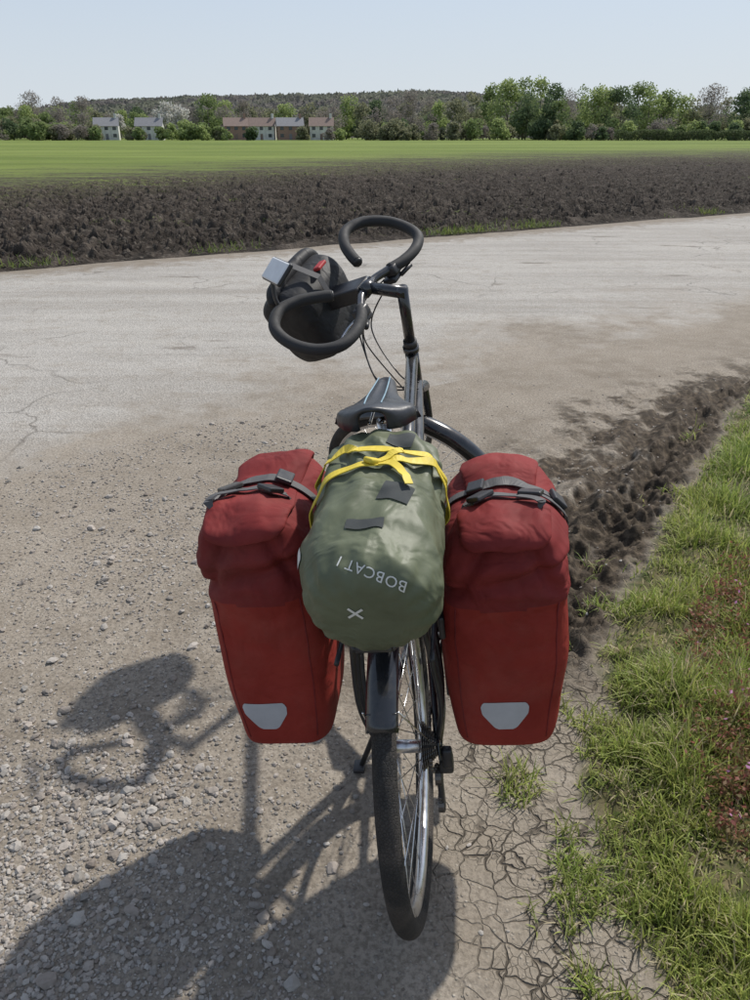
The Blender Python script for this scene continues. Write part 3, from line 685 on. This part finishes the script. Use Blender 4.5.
def wrap_strap(bvh,pts,w,off,mat,mb,n=10,t=.002,sm_=3):
    C=catmull(pts,n); P=[];Nn=[]
    for p in C:
        h,nn,i,d=bvh.find_nearest(p)
        if nn.dot(p-h)<0: nn=-nn
        P.append(h); Nn.append(nn)
    for _ in range(sm_):
        P=[P[0]]+[(P[i-1]+P[i]*2+P[i+1])/4 for i in range(1,len(P)-1)]+[P[-1]]
        Nn=[Nn[0]]+[(Nn[i-1]+Nn[i]*2+Nn[i+1]).normalized() for i in range(1,len(Nn)-1)]+[Nn[-1]]
    P=[p+q*off for p,q in zip(P,Nn)]
    mb.add(*ribbon(P,Nn,w,t),mat,smooth=False)
def pannier(sx,xc,z0,seed,zs):
    e=empty('pannier_bag',B)
    yc=.125; X_=Vector((1,0,0)); Y_=Vector((0,1,0)); SH=.045
    wid=1.0 if sx<0 else 1.05
    def cx_(z): return xc+SH*(z-.1)
    prof=[(.0,.078,.106),(.005,.092,.125),(.022,.100,.137),(.10,.109,.149),(.20,.116,.158),(.28,.116,.164),(.35,.113,.168),(.41,.110,.172),(.445,.107,.173),(.468,.098,.170),(.487,.080,.163),(.50,.050,.148)]
    rings=[(Vector((cx_(z),yc+.012*(z/.4),z0+z*zs)),X_*a*wid,Y_*b) for z,a,b in prof]
    zsp=z0+.345*zs
    def dsp(p,t,a):
        zr=(p.z-z0)/zs; u=min(1,max(0,(zr-.16)/.28)); k=.003+.012*u
        d=k*(crease(p,6.0,seed,.7)-.35)+.006*noise.noise(p*8+Vector((seed,0,0)))*min(1,zr/.06)
        d+=.0045*u*(crease(p,15,seed+9)-.35)
        d+=.0025*math.exp(-((zr-.350)/.007)**2)
        if p.y<yc:
            xq=p.x-cx_(zr); xr=abs(xq); d-=.013*math.exp(-((xr-(.104-(zr-.34)*.50))/.012)**2)*sst(zr,.35,.40)
            d+=.009*math.exp(-((zr-.430-.12*xq)/.014)**2)-.012*math.exp(-((zr-.400-.25*xq)/.010)**2)+.006*math.exp(-((zr-.378+.15*xq)/.010)**2)
            d-=.0055*math.exp(-((zr-.30-.35*xq*(-sx))/.009)**2)*max(0,1-abs(xq+.03*sx)/.08)
            d-=.0045*math.exp(-((zr-.245+.30*xq*(-sx))/.010)**2)*max(0,1-abs(xq-.03*sx)/.08)
        d-=.022*math.exp(-((p.y-yc-.02)/.04)**2)*sst(zr,.42,.5)
        return float(d)
    body,bv=soft(rings,redf,'body',e,disp=dsp,n=4.6,nseg=140,sub=8,mat2=redd,split=lambda c:c.z>zsp+.004*math.sin(c.x*40+seed))
    ry=yc+.01; X0=cx_(.5); H_=lambda z:z0+z*zs
    rp=catmull([(X0,ry-.176,H_(.468)),(X0,ry-.165,H_(.484)),(X0,ry-.10,H_(.501)),(X0,ry+.01,H_(.487)),(X0,ry+.10,H_(.506)),(X0,ry+.165,H_(.490)),(X0,ry+.185,H_(.455))],12)
    V,F=sweep(rp,[.060,.078,.084,.064,.080,.074,.055],56,sy=.20,up=(0,-.2,1))
    V=[v+Vector((0,-.2,1)).normalized()*(.012*crease(v,8,seed+3,.5)+.005*noise.noise(v*22)-.004) for v in V]
    ro=MB().add(V,F,redd).obj('roll_top',e)
    bv3=BVHTree.FromPolygons([v.co.copy() for o in (body,ro) for v in o.data.vertices],
        [[i+off for i in p.vertices] for o,off in ((body,0),(ro,len(body.data.vertices))) for p in o.data.polygons])
    st=MB()
    wrap_strap(bv3,[(X0-sx*.135,ry+.01,H_(.33)),(X0-sx*.13,ry+.01,H_(.42)),(X0-sx*.09,ry+.01,H_(.50)),(X0-sx*.03,ry+.01,H_(.54)),(X0+sx*.03,ry+.01,H_(.54)),(X0+sx*.10,ry+.01,H_(.49)),(X0+sx*.14,ry+.01,H_(.40)),(X0+sx*.14,ry+.0,H_(.2))],.025,.004,webb,st)
    wrap_strap(bv3,[(X0-sx*.13,ry-.07,H_(.40)),(X0-sx*.07,ry-.07,H_(.50)),(X0-sx*.0,ry-.055,H_(.54)),(X0+sx*.07,ry-.03,H_(.51)),(X0+sx*.13,ry-.02,H_(.42)),(X0+sx*.14,ry+.04,H_(.25))],.020,.006,webb,st)
    wrap_strap(bv3,[(X0+sx*.03,ry-.06,H_(.54)),(X0+sx*.06,ry-.09,H_(.53)),(X0+sx*.075,ry-.12,H_(.51))],.018,.009,webb,st,n=5)
    st.obj('straps',e)
    bk_=MB(); 
    for (dx,dy,dz) in ((-.045,-.065,.545),(.055,-.035,.53),(-.055,.01,.53),(.10,.0,.47)):
        q=Vector((X0+sx*dx,ry+dy,H_(dz))); h,nn,i,d=bv3.find_nearest(q)
        if nn.dot(q-h)<0: nn=-nn
        R_=nn.to_track_quat('Z','X').to_matrix()
        bk_.add(*rbox((.034,.044,.010),tuple(h+nn*.011),.003,2,R_),plas,smooth=False)
    bk_.add(*rbox((.012,.26,.05),(cx_(.3)-sx*.120,yc,z0+.30),.004),plas,smooth=False)
    for q in (-.09,.09): bk_.add(*rbox((.016,.05,.07),(cx_(.31)-sx*.121,yc+q,z0+.325),.004),plas,smooth=False)
    bk_.add(*sweep(catmull([(X0-sx*.105,yc-.1,z0+.42),(X0-sx*.10,yc,z0+.46),(X0-sx*.105,yc+.1,z0+.42)],6),.008,8),webb)
    bk_.obj('buckles_and_hooks',e)
    V2,F2=gridpoly([(-.038,-.014,.014),(-.033,-.022,.022),(.004,-.045,.045),(.022,-.047,.047),(.030,-.044,.044),(.034,-.040,.040)],20,18)
    decal(bv,(cx_(.09)+(-.024 if sx<0 else -.002),yc-.14,z0+.100),(0,-1,-.03),(0,0,1),V2,F2,refl,'reflector',e)
    sp_=MB()
    for q in (-1,1):
        pts=[]
        for zz_ in np.linspace(.02,.34,18):
            h,nn,i,d=bv.find_nearest(Vector((cx_(zz_)+q*(.100+.02*zz_)*wid,yc-.18,z0+zz_*zs))); pts.append(h+nn*.0002)
        sp_.add(*sweep(pts,.0015,6),redd)
    sp_.obj('seam_piping',e)
    return e
pannier(-1,-.256,.362,1.3,1.10); pannier(1,.208,.347,8.7,1.03)
# ---- tent bag
tent=empty('rolled_tent_bag',B)
A0=Vector((.008,-.262,.850)); A1=Vector((.016,.165,.945)); Lx=(A1-A0).length; D=(A1-A0).normalized()
ex=Vector((1,0,0)); ex=(ex-D*ex.dot(D)).normalized(); ez=ex.cross(D)
pr=[(0,.004),(.002,.045),(.007,.068),(.02,.088),(.045,.101),(.085,.107),(.15,.109),(.20,.108),(.24,.105),(.262,.100),(.285,.103),(.305,.099),(.33,.101),(.36,.095),(.39,.084),(.41,.068),(.424,.037),(.428,.004)]
SL=Lx/.428
rings=[(A0+D*(s*SL),ex*r*1.05,ez*r*.96) for s,r in pr]
def dt_(p,t,a):
    endf=max(0,1-t/.28); gath=.003*math.sin(a*17+3*noise.noise(p*9))*endf*(1-endf)*3
    mid=math.exp(-((t-.66)/.2)**2); return gath+.0105*(crease(p,7,4.4)-.2)*(1-.4*endf)+.005*(crease(p,17,2.2)-.2)+.007*mid*math.sin(a*11+6*noise.noise(p*6))-.001
green=fabric('green_nylon',(.085,.097,.058),(.125,.140,.086),.5,wr=1.0,spec=.3)
tb,tbv=soft(rings,green,'stuff_sack',tent,disp=dt_,n=2.2,nseg=120,sub=8)
ye=pm('yellow_webbing',(.60,.46,.04),.6,bs=500,bd=.0006,var=.1)
ys_=MB()
def ringpts(s,th0,th1,skew=0,n=9):
    return [A0+D*((s+skew*math.sin(q))*SL)+ex*.14*math.sin(q)+ez*.14*math.cos(q) for q in np.linspace(th0,th1,n)]
wrap_strap(tbv,ringpts(.300,-2.3,2.3,-.004),.017,.0045,ye,ys_)
wrap_strap(tbv,ringpts(.252,-2.3,2.3,.034),.017,.006,ye,ys_)
wrap_strap(tbv,[A0+D*.19+ez*.14+ex*.080,A0+D*.23+ez*.14+ex*.055,A0+D*.265+ez*.14+ex*.015],.014,.009,ye,ys_)
wrap_strap(tbv,[A0+D*.30+ez*.14+ex*.070,A0+D*.285+ez*.14+ex*.04,A0+D*.265+ez*.14+ex*.01],.014,.0085,ye,ys_)
ys_.obj('yellow_straps',tent)
kn=MB(); q_=A0+D*.262*SL+ez*.15+ex*.015; h,nn,i,d=tbv.find_nearest(q_)
if nn.dot(q_-h)<0: nn=-nn
R_=nn.to_track_quat('Z','X').to_matrix()
kn.add(*rbox((.030,.022,.010),tuple(h+nn*.012),.004,3,R_),ye,smooth=False); kn.obj('strap_knot',tent)
vel=pm('velcro_patch',(.045,.05,.05),.9,bs=700,bd=.001)
white=pm('white_print',(.60,.60,.57),.6,var=.05)
def patch(s,ang,w,hh,name,rot=0,mat=None):
    V2,F2=gridpoly([(-hh/2,-w/2,w/2),(hh/2,-w/2,w/2)],10,8); nd=(ez*math.cos(ang)+ex*math.sin(ang)); c0,s0=math.cos(rot),math.sin(rot); V2=[(a*c0-b*s0,a*s0+b*c0) for a,b in V2]
    decal(tbv,A0+D*s+nd*.1,nd,D,V2,F2,mat or vel,name,tent,.0022)
patch(.180,.42,.050,.042,'velcro_patch',-.25); patch(.352,.42,.045,.04,'velcro_patch_far',-.15)
patch(.105,.02,.060,.020,'carry_handle',-.05); patch(.10,-1.25,.03,.028,'side_label',0,white)
def text_decal(body,size,c,nrm,up,name):
    cu=bpy.data.curves.new('t','FONT'); cu.body=body; cu.size=size; cu.align_x='CENTER'; cu.align_y='CENTER'; cu.resolution_u=3; cu.space_character=1.1
    ob=bpy.data.objects.new('t',cu); scene.collection.objects.link(ob); dg=bpy.context.evaluated_depsgraph_get(); me=bpy.data.meshes.new_from_object(ob.evaluated_get(dg))
    bm=bmesh.new(); bm.from_mesh(me); bmesh.ops.triangulate(bm,faces=bm.faces[:])
    for _ in range(2): bmesh.ops.subdivide_edges(bm,edges=[e for e in bm.edges if e.calc_length()>size*.15],cuts=1)
    bmesh.ops.triangulate(bm,faces=bm.faces[:]); bm.verts.index_update()
    V2=[(v.co.x,v.co.y) for v in bm.verts]; F2=[[v.index for v in f.verts] for f in bm.faces]; bm.free(); bpy.data.objects.remove(ob); bpy.data.curves.remove(cu)
    decal(tbv,c,nrm,up,V2,F2,white,name,tent,.0018)
nd=(-D*.62+ez*.78).normalized()
text_decal('BOBCAT I',.0225,A0+D*.03+ez*.066+ex*.018,nd,(-.28,.2,-1),'printed_lettering')
nd2=(-D*.9+ez*.42).normalized()
V2=[];F2=[]
for a in (rad(38),rad(-38)):
    for k in range(8):
        o=len(V2); t0=-.014+.028*k/8; t1=t0+.028/8
        for tt_,ww in ((t0,-1),(t1,-1),(t1,1),(t0,1)):
            V2.append((tt_*math.cos(a)-ww*.002*math.sin(a),tt_*math.sin(a)+ww*.002*math.cos(a)))
        F2.append([o,o+1,o+2,o+3])
decal(tbv,A0+D*.01+ez*.012-ex*.014,nd2,(.1,0,1),V2,F2,white,'printed_logo',tent,.0018)
# ---- handlebar bag (steering frame)
hbag=empty('handlebar_bag',B)
FB=.232
def hv(x,f,z): return CL+Vector((x,f+FB-.135,z+.035))
rings=[]
for z,a,b in [(-.175,.08,.055),(-.17,.105,.075),(-.13,.120,.088),(-.05,.128,.096),(.0,.130,.098),(.03,.130,.092),(.055,.122,.072),(.07,.11,.042),(.078,.095,.015)]:
    rings.append((hv(0,.135,z),Vector((a,0,0)),Vector((0,b,0))))
soft(rings,blkf,'bag_body',hbag,M=S,disp=lambda p,t,a:.006*crease(p,10,6.6)+.004*noise.noise(p*20),n=4.2,nseg=60,sub=4)
V,F=sweep(catmull([hv(-.135,.135,.055),hv(-.10,.135,.082),hv(0,.135,.088),hv(.10,.135,.082),hv(.135,.135,.055)],8),[.014,.022,.022,.022,.014],14)
hg=MB().add(V,F,blkf,S)
hg.add(*ribbon([hv(-.02,.028,-.05),hv(-.02,.025,.05),hv(-.02,.10,.114),hv(-.02,.17,.114),hv(-.02,.242,.03)],[Vector((0,-1,0)),Vector((0,-.9,.4)),Vector((0,0,1)),Vector((0,.3,1)).normalized(),Vector((0,1,0))],.022),webb,S,smooth=False)
hg.obj('bag_closure',hbag)
redp=pm('red_buckle',(.40,.03,.03),.5)
MB().add(*rbox((.045,.026,.012),tuple(hv(.03,.045,.062)),.004),redp,S,smooth=False).obj('red_buckle',hbag)
MB().add(*rbox((.075,.13,.045),tuple(hv(0,-.025,-.035)),.006),plas,S,smooth=False).obj('mount_bracket',hbag)
# ------------------------------------------------------------------ light, world, camera
EL=rad(51.5); AZ=rad(42)
sd=Vector((math.sin(AZ)*math.cos(EL),math.cos(AZ)*math.cos(EL),math.sin(EL)))
sun=bpy.data.lights.new('sun','SUN'); sun.energy=4.6; sun.angle=rad(1.3); sun.color=(1,.955,.885); so_=bpy.data.objects.new('sun',sun); so_.rotation_euler=sd.to_track_quat('Z','Y').to_euler(); so_.location=(0,0,20); scene.collection.objects.link(so_)
w=bpy.data.worlds.new('World'); scene.world=w; w.use_nodes=True; nt=w.node_tree; bg=nt.nodes['Background']
sk=nt.nodes.new('ShaderNodeTexSky'); sk.sky_type='NISHITA'; sk.sun_disc=False; sk.sun_elevation=EL; sk.sun_rotation=AZ; sk.air_density=1.0; sk.dust_density=1.4; sk.ozone_density=1.0
tcw=nt.nodes.new('ShaderNodeTexCoord'); sx_=nt.nodes.new('ShaderNodeSeparateXYZ'); nt.links.new(tcw.outputs['Generated'],sx_.inputs[0])
mrw=nt.nodes.new('ShaderNodeMapRange'); mrw.interpolation_type='SMOOTHSTEP'; nt.links.new(sx_.outputs[2],mrw.inputs[0]); 
for i,v_ in enumerate((-.02,.60,.95,.36)): mrw.inputs[i+1].default_value=v_
hzr=nt.nodes.new('ShaderNodeMapRange'); nt.links.new(sx_.outputs[2],hzr.inputs[0]); 
for i,v_ in enumerate((0,.15,0,1)): hzr.inputs[i+1].default_value=v_
hc=nt.nodes.new('ShaderNodeMix'); hc.data_type='RGBA'; nt.links.new(hzr.outputs[0],hc.inputs[0]); hc.inputs[6].default_value=(4.55,4.95,5.3,1); hc.inputs[7].default_value=(3.85,4.4,5.15,1)
mw=nt.nodes.new('ShaderNodeMix'); mw.data_type='RGBA'; nt.links.new(mrw.outputs[0],mw.inputs[0]); nt.links.new(sk.outputs[0],mw.inputs[6]); nt.links.new(hc.outputs[2],mw.inputs[7])
nt.links.new(mw.outputs[2],bg.inputs[0]); bg.inputs[1].default_value=.148
cd=bpy.data.cameras.new('camera'); cam=bpy.data.objects.new('camera',cd); scene.collection.objects.link(cam); scene.camera=cam
cd.sensor_fit='VERTICAL'; cd.sensor_height=24; cd.lens=24/2/math.tan(rad(33.65)); cd.clip_start=.05; cd.clip_end=8000
cam.location=(0,0,1.6); cam.rotation_euler=(rad(90-25.9),0,0)
scene.view_settings.view_transform='Standard'; scene.view_settings.look='None'; scene.view_settings.exposure=0
